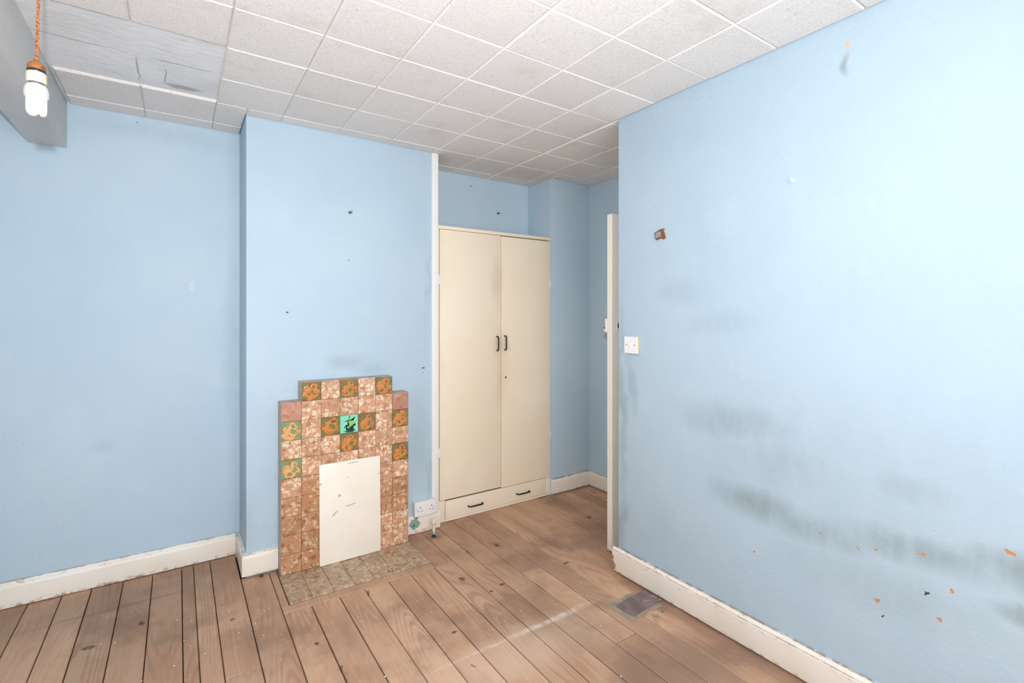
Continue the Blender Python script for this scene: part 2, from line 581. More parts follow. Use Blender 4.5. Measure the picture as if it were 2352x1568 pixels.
def wood_mat(name='floor_board_pine'):
    k = NT(name, 0.62, 0.25)
    p = k.pos
    cx = k.n('ShaderNodeCombineXYZ')
    r17 = k.math('MULTIPLY', k.rand, 17.3)
    k.set(cx.inputs[0], r17)
    k.set(cx.inputs[1], k.math('MULTIPLY', k.rand, 41.7))
    q = k.vmath('ADD', p, cx.outputs[0])
    # cathedral grain: iso-lines of a long stretched noise
    body = k.noise(k.scale(q, (4.6, .42, 1)), 1.0, 1, .45, .3)
    rings = k.math('SINE', k.math('MULTIPLY', body, 190.0))
    rings = k.step(rings, -.2, .95)
    fibre = k.noise(k.scale(q, (210, 5, 1)), 1.0, 2, .6)
    tone = k.noise(k.scale(q, (3.2, 1.1, 1)), 1.0, 4, .6)
    col = k.ramp(tone, [(0.28, srgb(182, 142, 114)), (0.5, srgb(206, 166, 136)), (0.72, srgb(220, 182, 152))])
    col = k.mix(k.math('MULTIPLY', rings, k.step(k.noise(k.scale(q, (2, 1.2, 1)), 1.7, 3), .42, .66, .04, .46)), col, srgb(168, 120, 92))
    col = k.mix(k.step(fibre, .5, .75, 0, .32), col, srgb(226, 192, 166))
    col = k.mix(k.step(fibre, .45, .25, 0, .34), col, srgb(156, 114, 90))
    # board-to-board variation
    col = k.mix(1.0, col, k.ramp(k.rand, [(0, (.80, .78, .77, 1)), (.5, (.95, .92, .90, 1)), (1, (1.0, .98, .96, 1))]), 'MULTIPLY')
    # knots
    kv = k.voronoi(k.scale(q, (1, .62, 0)), 4.6)
    kn = k.step(kv, .085, .045)
    col = k.mix(k.math('MULTIPLY', kn, k.step(k.noise(p, 3), .47, .53)), col, srgb(84, 58, 44))
    halo = k.step(kv, .20, .08, 0, .28)
    col = k.mix(halo, col, srgb(130, 92, 66))
    # general grime
    w = k.vmath('ADD', p, k.scale(k.vmath('SUBTRACT', k.noise(p, 7, 2, color=True), (.5, .5, .5)), (.10, .10, 0)))
    w3 = k.vmath('ADD', p, k.scale(k.vmath('SUBTRACT', k.noise(p, 11, 2, color=True), (.5, .5, .5)), (.03, .03, 0)))
    gr = k.noise(p, 2.4, 4, .62)
    col = k.mix(k.step(gr, .47, .68, 0, .58), col, srgb(140, 110, 90))
    # ingrained patches and lost carpet edge, plus soft shade by the right wall painted in
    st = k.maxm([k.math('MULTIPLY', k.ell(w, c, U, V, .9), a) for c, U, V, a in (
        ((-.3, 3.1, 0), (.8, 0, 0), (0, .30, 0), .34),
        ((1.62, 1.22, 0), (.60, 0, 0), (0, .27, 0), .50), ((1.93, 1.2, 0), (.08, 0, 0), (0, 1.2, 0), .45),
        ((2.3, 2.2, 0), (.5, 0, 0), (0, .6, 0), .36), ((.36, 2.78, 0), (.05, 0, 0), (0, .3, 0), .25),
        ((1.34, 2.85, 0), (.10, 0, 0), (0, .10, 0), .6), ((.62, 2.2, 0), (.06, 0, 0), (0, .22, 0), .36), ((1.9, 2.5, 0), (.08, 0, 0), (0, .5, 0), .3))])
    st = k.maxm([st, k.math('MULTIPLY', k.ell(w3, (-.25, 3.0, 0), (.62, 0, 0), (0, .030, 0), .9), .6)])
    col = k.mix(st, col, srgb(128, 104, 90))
    # black burns / stains
    bs = k.maxm([k.ell(w, c, U, V, .5) for c, U, V in (
        ((-.315, 2.70, 0), (.034, .0, 0), (0, .022, 0)), ((.20, 2.606, 0), (.014, 0, 0), (0, .014, 0)), ((1.237, 2.30, 0), (.02, 0, 0), (0, .02, 0)),
        ((1.312, 2.117, 0), (.018, .0, 0), (0, .016, 0)), ((1.40, 2.14, 0), (.02, .0, 0), (0, .012, 0)), ((1.002, 1.924, 0), (.012, 0, 0), (0, .014, 0)),
        ((.98, 1.70, 0), (.008, 0, 0), (0, .02, 0)), ((.473, 2.196, 0), (.01, 0, 0), (0, .014, 0)), ((.528, 1.994, 0), (.014, 0, 0), (0, .018, 0)),
        ((.79, 2.46, 0), (.01, 0, 0), (0, .035, 0)), ((-.154, 2.79, 0), (.01, 0, 0), (0, .02, 0)), ((1.81, 2.13, 0), (.03, 0, 0), (0, .014, 0)), ((1.335, 2.845, 0), (.03, 0, 0), (0, .025, 0)))])
    col = k.mix(k.math('MULTIPLY', bs, k.step(k.noise(p, 55, 3), .3, .6, .35, .9)), col, srgb(62, 50, 42))
    # white residue along a vanished sheet edge
    wl = k.maxm([k.math('MULTIPLY', k.ell(w3, (1.42, 1.765, 0), (.38, 0, 0), (0, .026, 0), .9), .8), k.math('MULTIPLY', k.ell(w3, (1.05, 1.765, 0), (.36, 0, 0), (0, .014, 0), .8), .45)])
    col = k.mix(k.math('MULTIPLY', wl, k.step(k.noise(p, 18, 4), .35, .6, .3, 1)), col, srgb(236, 224, 212))
    # bright patch of light painted into the board colour
    pale = k.math('MULTIPLY', k.ell(w, (1.2, 1.66, 0), (.62, 0, 0), (0, .22, 0), .9), .40)
    col = k.mix(pale, col, srgb(228, 198, 174))
    # specks of grit
    gsp = k.math('MULTIPLY', k.step(k.voronoi(p, 34), .13, .06), k.step(k.noise(p, 8, 2), .52, .62, 0, .6))
    col = k.mix(gsp, col, srgb(92, 68, 54))
    k.bump(k.math('ADD', k.math('MULTIPLY', rings, -.6), fibre), .28, .0025)
    return k.out(col)


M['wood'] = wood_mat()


def mottled(name, light, mid, dark, rough=0.22, sc=36, drift=0.0):
    k = NT(name, rough, 0.5)
    p = k.pos
    cx = k.n('ShaderNodeCombineXYZ')
    k.set(cx.inputs[0], k.math('MULTIPLY', k.rand, 9.0))
    k.set(cx.inputs[2], k.math('MULTIPLY', k.rand, 5.0))
    q = k.vmath('ADD', p, cx.outputs[0])
    w = k.vmath('ADD', q, k.scale(k.vmath('SUBTRACT', k.noise(q, 26, 3, color=True), (.5, .5, .5)), (.040, .040, .040)))
    e = k.voronoi(w, sc, 'DISTANCE_TO_EDGE')
    cell = k.voronoi(w, sc, 'F1', out='Color')
    cv = sep(k, cell)[0]
    body = k.ramp(cv, [(0.0, light), (0.45, light), (0.6, mid), (1.0, tuple((a + b) / 2 for a, b in zip(light, mid)))])
    veins = k.step(e, .02, .20, 1.0, 0.0)
    col = k.mix(k.math('MULTIPLY', veins, .92), body, mid)
    blot = k.step(k.noise(w, 30, 3), .52, .66)
    col = k.mix(k.math('MULTIPLY', blot, .9), col, dark)
    col = k.mix(1.0, col, k.ramp(k.rand, [(0, (.86, .84, .80, 1)), (.5, (1, .97, .94, 1)), (1, (1.0, 1.0, 1.0, 1))]), 'MULTIPLY')
    col = k.mix(k.step(k.noise(p, 9, 4), .5, .7, 0, .35), col, srgb(168, 132, 100))
    k.bump(k.noise(p, 24, 2), .10, .004)
    return k.out(col)


M['tile_mottled'] = mottled('mottled_tile_glaze', srgb(240, 218, 190), srgb(208, 156, 122), srgb(178, 120, 80))
M['tile_brown'] = mottled('mottled_brown_tile_glaze', srgb(216, 184, 148), srgb(186, 134, 98), srgb(154, 100, 62))
M['tile_pink'] = mottled('pink_tile_glaze', srgb(206, 160, 136), srgb(192, 140, 116), srgb(172, 116, 94), sc=22)
M['tile_hearth'] = mottled('hearth_tile_glaze', srgb(206, 184, 158), srgb(178, 148, 120), srgb(146, 114, 88), rough=.45)


def deco(name, bg, blob, green, dark):
    """brown glaze with raised amber blooms, rings and green leaves"""
    k = NT(name, 0.16, 0.55)
    p = k.pos
    cx = k.n('ShaderNodeCombineXYZ')
    k.set(cx.inputs[0], k.math('MULTIPLY', k.rand, 7.0))
    k.set(cx.inputs[2], k.math('MULTIPLY', k.rand, 3.0))
    q = k.vmath('ADD', p, cx.outputs[0])
    w = k.vmath('ADD', q, k.scale(k.vmath('SUBTRACT', k.noise(q, 45, 2, color=True), (.5, .5, .5)), (.022, .022, .022)))
    col = k.mix(k.step(k.noise(w, 26, 2), .4, .6), bg, dark)
    leaf = k.step(k.noise(k.vmath('ADD', w, (4, 0, 2)), 30, 1), .47, .54)
    col = k.mix(k.math('MULTIPLY', leaf, .85), col, green)
    v2 = k.voronoi(w, 52)
    # tile-local position, wobbled so that no two blooms are alike
    lp = k.vmath('ADD', k.n('ShaderNodeTexCoord').outputs['Generated'], k.scale(k.vmath('SUBTRACT', k.noise(q, 30, 2, color=True), (.5, .5, .5)), (.55, .0, .55)))

    def disc(x, z, r, soft=.25):
        return k.ell(lp, (x, 0, z), (r, 0, 0), (0, 0, r), soft)
    amber = k.mix(k.step(k.noise(w, 60, 2), .4, .6), blob, tuple(min(1, c * 1.25) for c in blob[:3]) + (1,))
    m1 = k.maxm([disc(.42, .34, .37), disc(.62, .70, .22), disc(.78, .40, .17), disc(.30, .62, .15)])
    col = k.mix(m1, col, amber)
    col = k.mix(k.maxm([disc(.62, .72, .10, .4), disc(.36, .24, .08, .4), disc(.80, .40, .06, .4)]), col, dark)
    col = k.mix(k.maxm([disc(.60, .44, .14, .35), disc(.18, .84, .15, .5), disc(.88, .86, .14, .5), disc(.12, .10, .12, .5)]), col, green)
    col = k.mix(k.step(v2, .13, .06, 0, .55), col, srgb(240, 202, 150))
    k.bump(m1, .3, .003)
    return k.out(col)


M['tile_deco'] = deco('amber_flower_tile_glaze', srgb(156, 118, 66), srgb(196, 126, 66), srgb(124, 118, 74), srgb(128, 94, 52))
M['tile_deco_green'] = deco('green_flower_tile_glaze', srgb(172, 152, 104), srgb(212, 162, 102), srgb(120, 156, 114), srgb(148, 130, 84))
M['tile_side'] = plain('grey_surround_edge', srgb(196, 180, 166), 0.6, 0.3, 0.12, 30, bump=.2)
M['grout'] = plain('grout', srgb(150, 122, 96), 0.9, 0.1, 0.12, 60)
M['ship_glaze'] = None
k = NT('turquoise_glaze', 0.15, 0.5)
M['ship_glaze'] = k.out(k.mix(k.step(k.noise(k.pos, 25, 3), .35, .65), srgb(140, 216, 176), srgb(150, 222, 212)))
for nm, c in dict(ship_hull=(22, 52, 56), ship_lime=(146, 206, 92), ship_dark=(26, 22, 20), ship_green=(44, 112, 84), ship_pale=(110, 190, 130), ship_sea=(40, 92, 80)).items():
    M[nm] = plain(nm + '_glaze', srgb(*c), 0.18, 0.5, 0.1, 60)


def board_mat():
    k = NT('cream_painted_board', 0.4, 0.4)
    p = k.pos
    col = k.mix(k.step(k.noise(p, 4, 3), .35, .7), srgb(242, 231, 214), srgb(246, 238, 224))
    w = k.vmath('ADD', p, k.scale(k.vmath('SUBTRACT', k.noise(p, 50, 3, color=True), (.5, .5, .5)), (.012, .012, .012)))
    ms = []
    for x, z_, rx, rz, a in ((.754, .374, .010, .008, 0), (.815, .312, .036, .0035, .12), (.728, .280, .026, .004, .75), (.980, .459, .012, .003, 0), (.652, .458, .008, .005, 0),
                             (.835, .548, .04, .003, .05), (.80, .47, .006, .002, .8), (.642, .2, .003, .5, 0)):
        c, U, V = xz(x, z_, rx, rz, 2.85, a)
        ms.append(k.ell(w, c, U, V, .3))
    col = k.mix(k.math('MULTIPLY', k.maxm(ms), .9), col, srgb(126, 178, 202))
    k.bump(k.noise(p, 30, 3), .1, .003)
    return k.out(col)


M['board'] = board_mat()


def pipe_mat():
    k = NT('chipped_cream_pipe', 0.4, 0.4)
    p = k.pos
    z = sep(k, p)[2]
    col = k.mix(k.step(z, .034, .026), srgb(226, 210, 184), srgb(176, 190, 206))
    col = k.mix(k.step(z, .014, .008), col, srgb(30, 28, 28))
    col = k.mix(k.step(k.noise(p, 95, 3), .60, .66), col, srgb(70, 54, 40))
    return k.out(col)


M['pipe'] = pipe_mat()
M['vinyl'] = None
k = NT('scuffed_dark_vinyl', 0.45, 0.4)
w = k.vmath('ADD', k.pos, k.scale(k.vmath('SUBTRACT', k.noise(k.pos, 18, 3, color=True), (.5, .5, .5)), (.05, .05, 0)))
vein = k.math('ABSOLUTE', k.math('SUBTRACT', k.noise(w, 16, 3), .5))
c = k.mix(k.step(k.noise(k.pos, 12, 4), .35, .65), srgb(112, 96, 90), srgb(134, 116, 116))
M['vinyl'] = k.out(k.mix(k.math('MULTIPLY', k.step(vein, .016, .006), k.step(k.noise(k.pos, 7, 2), .5, .55, 0, .85)), c, srgb(208, 190, 182)))
M['lino_back'] = plain('worn_lino_backing', srgb(168, 152, 132), 0.8, 0.2, 0.12, 20)
M['rust_wood'] = plain('rusty_bracket', srgb(150, 92, 50), 0.7, 0.2, 0.2, 120)
M['zinc'] = plain('grey_zinc', srgb(150, 154, 160), 0.5, 0.4, 0.15, 150)
M['brass'] = plain('tarnished_brass', srgb(168, 140, 84), 0.4, 0.5, 0.15, 200, metal=.6)
M['steel'] = plain('dull_steel', srgb(110, 108, 116), 0.4, 0.5, 0.1, 100, metal=.5)
M['cord'] = plain('brown_fabric_flex', srgb(182, 118, 80), 0.9, 0.1, 0.3, 240)
M['holder_brown'] = plain('brown_bakelite', srgb(150, 96, 50), 0.5, 0.4, 0.2, 150)
M['holder_cream'] = plain('cream_bakelite', srgb(214, 198, 170), 0.45, 0.4, 0.08, 40)
M['bulb_plastic'] = plain('bulb_plastic', srgb(196, 200, 196), 0.35, 0.4, 0.02)
M['flake'] = plain('white_paint_flake', srgb(228, 222, 214), 0.8, 0.1, 0.03)
k = NT('lit_tube', 0.4)
k.b.inputs['Emission Color'].default_value = (1.0, 0.74, 0.40, 1)
k.b.inputs['Emission Strength'].default_value = 1.9
M['lit_tube'] = k.out((0.9, 0.86, 0.8, 1))
k = NT('window_glass', 0.05)
k.b.inputs['Alpha'].default_value = 0.15
M['glass'] = k.out((0.9, 0.95, 1, 1))

# ------------------------------------------------------------------ room shell
ZC = 2.4545                   # underside of the ceiling tiles
ZP = ZC + 0.013               # plaster above them
YB, YCH, XR, YEND = 3.30, 2.963, 1.981, 1.893
XL, YF, XFAR = -1.50, -1.30, 2.797
YPIER, XPIER = 3.0, 2.395


def struct(name, mb, mat, label, cat, bevel=0):
    o = mb.build(name, mat, bevel=bevel)
    return tag(o, label, cat, kind='structure')


struct('wall_back', MB().box(XL - .1, .299, YB, YB + .1, -.03, ZP + .1), M['wall_back'], 'pale blue painted wall in the recess left of the chimney breast', 'wall')
struct('wall_chimney', MB().box(.299, 1.407, YCH, YB + .1, -.03, ZP + .1), M['wall_chimney'], 'pale blue chimney breast wall behind the tiled fireplace', 'wall', bevel=.003)
struct('wall_alcove', MB().box(1.407, XPIER, YB, YB + .1, -.03, ZP + .1), M['wall_alcove'], 'shaded blue wall above and behind the cream cupboard', 'wall')
struct('wall_pier', MB().box(XPIER, XFAR + .1, YPIER, YB + .1, -.03, ZP + .1), M['wall_alcove'], 'blue wall pier standing right of the cream cupboard', 'wall', bevel=.003)
fw_ = MB().box(XFAR, XFAR + .1, 2.10, YPIER, -.03, ZP + .1)
fw_.box(XFAR, XFAR + .1, 1.20, 1.34, -.03, ZP + .1).box(XFAR, XFAR + .1, 1.34, 2.10, 2.02, ZP + .1)
struct('wall_far', fw_, M['wall_alcove'], 'narrow blue end wall seen behind the open door', 'wall')
struct('wall_right', MB().box(XR, XR + .10, YF, YEND, -.03, ZP + .1), M['wall_right'], 'large scuffed pale blue partition wall at the right', 'wall', bevel=.004)
struct('wall_lobby', MB().box(XR + .1, XFAR, 1.10, 1.20, -.03, ZP + .1), M['wall_alcove'], 'blue wall closing the lobby behind the partition', 'wall')
hl = MB().box(3.5, 3.6, 1.1, 2.3, -.03, ZP + .1).box(XFAR + .1, 3.5, 1.1, 1.2, -.03, ZP + .1).box(XFAR + .1, 3.5, 2.2, 2.3, -.03, ZP + .1)
struct('wall_hall', hl, M['hall'], 'plain landing walls beyond the doorway', 'wall')
# wall behind the camera and left wall, each with an added window opening
wf = MB().box(XL - .1, -.72, YF - .1, YF, -.03, ZP + .1).box(1.22, XR + .1, YF - .1, YF, -.03, ZP + .1)
wf.box(-.72, 1.22, YF - .1, YF, -.03, .58).box(-.72, 1.22, YF - .1, YF, 2.14, ZP + .1)
struct('wall_front', wf, M['wall_back'], 'pale blue wall behind the viewer with an added window', 'wall')
wl = MB().box(XL - .1, XL, YF, -.12, -.03, ZP + .1).box(XL - .1, XL, 1.22, YB, -.03, ZP + .1)
wl.box(XL - .1, XL, -.12, 1.22, -.03, .86).box(XL - .1, XL, -.12, 1.22, 2.14, ZP + .1)
struct('wall_left', wl, M['wall_back'], 'pale blue left wall with an added window, outside the picture', 'wall')


def window(name, horizontal, a0, a1, z0, z1, label):  # both windows are out of view, added to bring in daylight
    w_ = empty(name, (0, 0, 0), label=label, cat='window', kind='structure')
    def bx(m, u0, u1, d0, d1, z0_, z1_):
        if horizontal:
            m.box(u0, u1, YF - .07 + d0, YF - .07 + d1, z0_, z1_)
        else:
            m.box(XL - .07 + d0, XL - .07 + d1, u0, u1, z0_, z1_)
    m = MB()
    for u0, u1, zz0, zz1 in ((a0, a0 + .05, z0, z1), (a1 - .05, a1, z0, z1), (a0 + .05, a1 - .05, z0, z0 + .05), (a0 + .05, a1 - .05, z1 - .05, z1)):
        bx(m, u0, u1, 0, .05, zz0, zz1)
    m.build('window_frame', M['trim_white'], w_)
    mid = (a0 + a1) / 2
    m = MB()
    bx(m, mid - .02, mid + .02, .005, .045, z0 + .05, z1 - .05)
    m.build('glazing_bar', M['trim_white'], w_)
    for u0, u1 in ((a0 + .05, mid - .02), (mid + .02, a1 - .05)):
        m = MB()
        bx(m, u0, u1, .022, .026, z0 + .05, z1 - .05)
        m.build('pane', M['glass'], w_)
    m = MB()
    bx(m, a0 - .03, a1 + .03, .071, .12, z0 - .03, z0)
    m.build('window_sill', M['trim_white'], w_)
    return w_


window('added_window_1', True, -.72, 1.22, .58, 2.14, 'added white framed two light window behind the viewer, out of view')
window('added_window_2', False, -.12, 1.22, .86, 2.14, 'added white framed two light window in the left wall, out of view')

# ---- ceiling: plaster slab, fibre tiles, beam
ceil = struct('ceiling', MB().box(XL - .1, 3.6, YF - .1, YB + .1, ZP, ZP + .1), M['plaster'], 'old plaster ceiling covered in square fibre tiles, four missing', 'ceiling')
T = 0.305
GX0, GY0 = 0.1598, 1.9484
XBEAM_R, XBEAM_L, ZBEAM = -.462, -.602, 2.230
gap = .0004


def free_rects(x0, x1, y0, y1):
    """clip one tile cell to the room plan; returns list of rectangles"""
    out = []
    plan = [(-1.49, XBEAM_L - .002, 0, YB - .002), (XBEAM_R + .012, .297, 0, YB - .002), (.297, 1.409, 0, YCH - .002), (1.409, XR - .002, 0, YB - .002),
            (XR - .002, XPIER - .002, YEND + .002, YB - .002), (XPIER - .002, XFAR - .002, YEND + .002, YPIER - .002)]
    for a0, a1, b0, b1 in plan:
        u0, u1, v0, v1 = max(x0, a0), min(x1, a1), max(y0, b0), min(y1, b1)
        if u1 - u0 > .012 and v1 - v0 > .012:
            out.append([u0, u1, v0, v1])
    # merge side by side pieces of equal height
    merged = True
    while merged:
        merged = False
        for i in range(len(out)):
            for j in range(len(out)):
                if i != j and abs(out[i][1] - out[j][0]) < .003 and abs(out[i][2] - out[j][2]) < .004 and abs(out[i][3] - out[j][3]) < .004:
                    out[i][1] = out[j][1]
                    out.pop(j)
                    merged = True
                    break
            if merged:
                break
    return out


full_me = MB().slab_z((-T / 2 + gap, T / 2 - gap), (-T / 2 + gap, T / 2 - gap), (0, .012), -1, .0065).mesh('ceiling_tile')
rt = random.Random(3)
for i in range(-6, 10):
    for j in range(-7, 6):
        x0, y0 = GX0 + i * T, GY0 + j * T
        if -0.46 < x0 + .01 and x0 + T < .17 and 2.24 < y0 and y0 + T < 2.87:
            continue                      # four tiles have come down here
        if x0 < -.7 and y0 < 1.9:
            continue                      # hidden beyond the beam
        for (a0, a1, b0, b1) in free_rects(x0, x0 + T, y0, y0 + T):
            dz = rt.uniform(-.0012, .0008)
            if a1 - a0 > T - .004 and b1 - b0 > T - .004:
                o = link('ceiling_tile', full_me, M['ceiling_tile'], ceil, ((a0 + a1) / 2, (b0 + b1) / 2, ZC + dz))
                o.rotation_euler = (rt.uniform(-.003, .003), rt.uniform(-.003, .003), rt.uniform(-.002, .002))
            else:
                MB().slab_z((a0 + gap, a1 - gap), (b0 + gap, b1 - gap), (ZC + dz, ZC + dz + .012), -1, .0055).build('ceiling_tile', M['ceiling_tile'], ceil)
struct('ceiling_beam', MB().box(XBEAM_L, XBEAM_R, YF, YB, ZBEAM, ZP), M['beam'], 'off-white painted ceiling beam running back to the wall', 'beam', bevel=.004)

# ---- floor: boards over a dark void
floor = struct('floor', MB().box(XL - .1, 3.6, YF - .1, YB + .1, -.06, -.026), M['subfloor'], 'bare worn pine floorboards with dark gaps', 'floor')
joints = [-1.50, -1.36, -1.23, -1.105, -.98, -.855, -.73, -.602, -.478, -.364, -.237, -.113, .016, .148, .2745, .407, .530, .662, .786, .912, 1.036, 1.172, 1.293, 1.412, 1.540, 1.664, 1.790, 1.905, 2.012, 2.150, 2.280, 2.415, 2.545, 2.668, 2.80]
rp = random.Random(11)


def plank(x0, x1, y0, y1, sk=(0, 0)):
    g = rp.uniform(.0012, .0026)
    top = rp.uniform(-.0018, .0004)
    P, fs = MB().slab((x0 + g, x1 - g), (y0, y1), (-.026, top), 1, .0030)
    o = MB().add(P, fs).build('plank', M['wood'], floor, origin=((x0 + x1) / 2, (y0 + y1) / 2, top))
    return o


# the recess left of the chimney, breast and alcove set where each board ends
HX0, HX1, HY0, HY1 = .445, 1.178, 2.560, 2.866
for a, b in zip(joints[:-1], joints[1:]):
    yend = YB if b <= .30 else (YCH if b <= 1.42 else (YB if b < 2.40 else YPIER))
    ystart = YF if b < 1.99 else YEND + .0
    if a >= 1.90 and b < 2.02:
        plank(a, min(b, 1.98), YF, YEND - .001)
        plank(a, b, YEND + .001, YB)
        continue
    if a > 2.0:
        plank(a, min(b, XFAR), 1.20, yend)
        continue
    if abs(a - .148) < .01:
        plank(a, b, YF, 2.175); plank(a, b, 2.178, yend); continue
    if abs(a - .016) < .01:
        plank(a, .070, YF, yend); plank(.070, b, YF, yend); continue
    if abs(a - 1.540) < .01:
        plank(a, b, YF, 1.4845); plank(a, b, 1.4875, 2.1755); plank(a, b, 2.1785, yend); continue
    if abs(a - .786) < .01:
        plank(a, b, YF, .9); plank(a, b, .903, 2.500); continue
    if .40 < a < 1.10:
        plank(a, b, YF, 2.500); continue
    if abs(a - 1.172) < .01:
        plank(a, b, YF, 2.500); plank(1.180, b, 2.5025, yend); continue
    if b < -.9:
        plank(a, b, YF, YB); continue
    plank(a, b, YF, yend)
plank(.407, 1.180, 2.5025, 2.558)          # cross board in front of the hearth
plank(.407, .443, 2.560, YCH)              # narrow filler left of the hearth
for a, b in ((2.80, 2.93), (2.93, 3.06), (3.06, 3.19), (3.19, 3.32), (3.32, 3.5)):
    plank(a, b, 1.20, 2.20)

# ---- baseboards
def bb_profile(h, t, kind=0):
    if kind == 0:      # chamfered top
        return [(0, .004), (t, .004), (t, h - .024), (t - .004, h - .018), (.007, h), (0, h)]
    return [(0, .013), (t, .013), (t, h - .022), (t - .003, h - .010), (t - .009, h - .002), (t - .015, h), (0, h)]


def bb_y(name, x0, x1, y, h, t, label, kind=0):
    """runs along x on a wall facing -y"""
    m = MB().prism(bb_profile(h, t, kind), x0, x1, lambda u, v, e: (e, y - u, v))
    return struct(name, m, M['baseboard'], label, 'baseboard', bevel=.0015)


def bb_x(name, y0, y1, x, h, t, label, kind=0, sgn=-1):
    m = MB().prism(bb_profile(h, t, kind), y0, y1, lambda u, v, e: (x + sgn * u, e, v))
    return struct(name, m, M['baseboard'], label, 'baseboard', bevel=.0015)


bb_y('baseboard_back', XL, .277, YB, .122, .026, 'long white baseboard under the left recess wall')
bb_x('baseboard_chimney_side', YCH, YB - .026, .299, .126, .022, 'short white baseboard on the side of the chimney breast', 0)
bb_y('baseboard_chimney_left', .277, .4525, YCH, .126, .023, 'short white baseboard left of the tiled fireplace', 1)
bb_y('baseboard_chimney_right', 1.174, 1.424, YCH, .112, .022, 'cream baseboard under the double socket with flaked green patch', 0)
bb_y('baseboard_pier', 2.400, XFAR - .022, YPIER, .122, .028, 'white baseboard right of the cream cupboard', 1)
bb_x('baseboard_far', 2.16, YPIER - .0, XFAR, .124, .022, 'white baseboard on the end wall behind the door', 1)
bb_x('baseboard_right', YF, YEND + .022, XR, .137, .026, 'thick white baseboard along the right hand wall', 1)
bb_x('baseboard_left', YF, YB - .027, XL, .122, .024, 'white baseboard along the left wall outside the picture', 0, 1)

# white timber edge where the chimney breast meets the cupboard
struct('trim_1', MB().box(1.371, 1.4155, YCH - .010, YCH + .005, .112, ZC - .001).box(1.407, 1.4155, YCH + .005, YCH + .33, .112, ZC - .001), M['trim_white'],
       'white vertical timber strip on the chimney corner beside the cupboard', 'trim', bevel=.002)
# door lining in the doorway behind the partition
dl = MB().box(XFAR - .012, XFAR + .11, 2.075, 2.105, 0, 2.02).box(XFAR - .012, XFAR + .11, 1.335, 1.365, 0, 2.02).box(XFAR - .012, XFAR + .11, 1.335, 2.105, 1.99, 2.03)
struct('trim_2', dl, M['door_paint'], 'cream door lining in the lobby behind the partition', 'trim')

# ---- door standing open, seen by its edge
door = empty('door_1', (XFAR - .02, 2.08, 0), label='cream door standing open behind the right wall, edge visible', cat='door', kind='structure')
DX0, DX1, DY0, DY1, DZ0, DZ1 = 2.098, XFAR - .014, 2.055, 2.096, .012, 1.987


def rel(o, root):
    """keep a world-space mesh where it is after parenting to a moved empty"""
    o.location = Vector(o.location) - root.location
    return o


def part(mb, name, mat, root, **kw):
    o = mb.build(name, mat, root, **kw)
    p = root
    off = Vector((0, 0, 0))
    while p is not None:
        off += p.location
        p = p.parent
    o.location = Vector(o.location) - off
    return o


leaf = part(MB().box(DX0, DX1, DY0, DY1, DZ0, DZ1), 'door_leaf', M['door_paint'], door, bevel=.004)
lk = part(MB().box(2.100, 2.17, DY1, DY1 + .020, 1.292, 1.372), 'rim_lock', M['door_paint'], door, bevel=.003)
kb = MB().tube([(2.112, DY1 + .02, 1.305), (2.112, DY1 + .038, 1.305)], .006, 12)
part(kb, 'lock_knob', M['white_plastic'], door, sm=True)
part(MB().tube([(2.112, DY1 + .02, 1.318), (2.112, DY1 + .036, 1.318)], .005, 12), 'lock_snib', M['black_metal'], door, sm=True)
part(MB().box(2.136, 2.158, DY0 - .003, DY0, 1.298, 1.362), 'escutcheon', M['white_plastic'], door, bevel=.0008)
part(MB().box(2.141, 2.149, DY0 - .0038, DY0 - .003, 1.317, 1.345), 'keyhole', M['dark_hole'], door)
for hz in (.25, 1.72):
    part(MB().tube([(DX1 + .006, DY0 - .004, hz), (DX1 + .006, DY0 - .004, hz + .075)], .005, 10), 'hinge', M['steel'], door, sm=True)

# ------------------------------------------------------------------ tiled fireplace
SX = [.454 + .1026 * i for i in range(8)]
ZR = [1.025 - .1025 * i for i in range(11)]
SY = 2.866
fp = empty('fireplace_surround', (.813, 2.915, 0), label='stepped fireplace surround of mottled brown and amber tiles on the chimney breast', cat='fireplace')
yb = YCH - .001
body = MB()
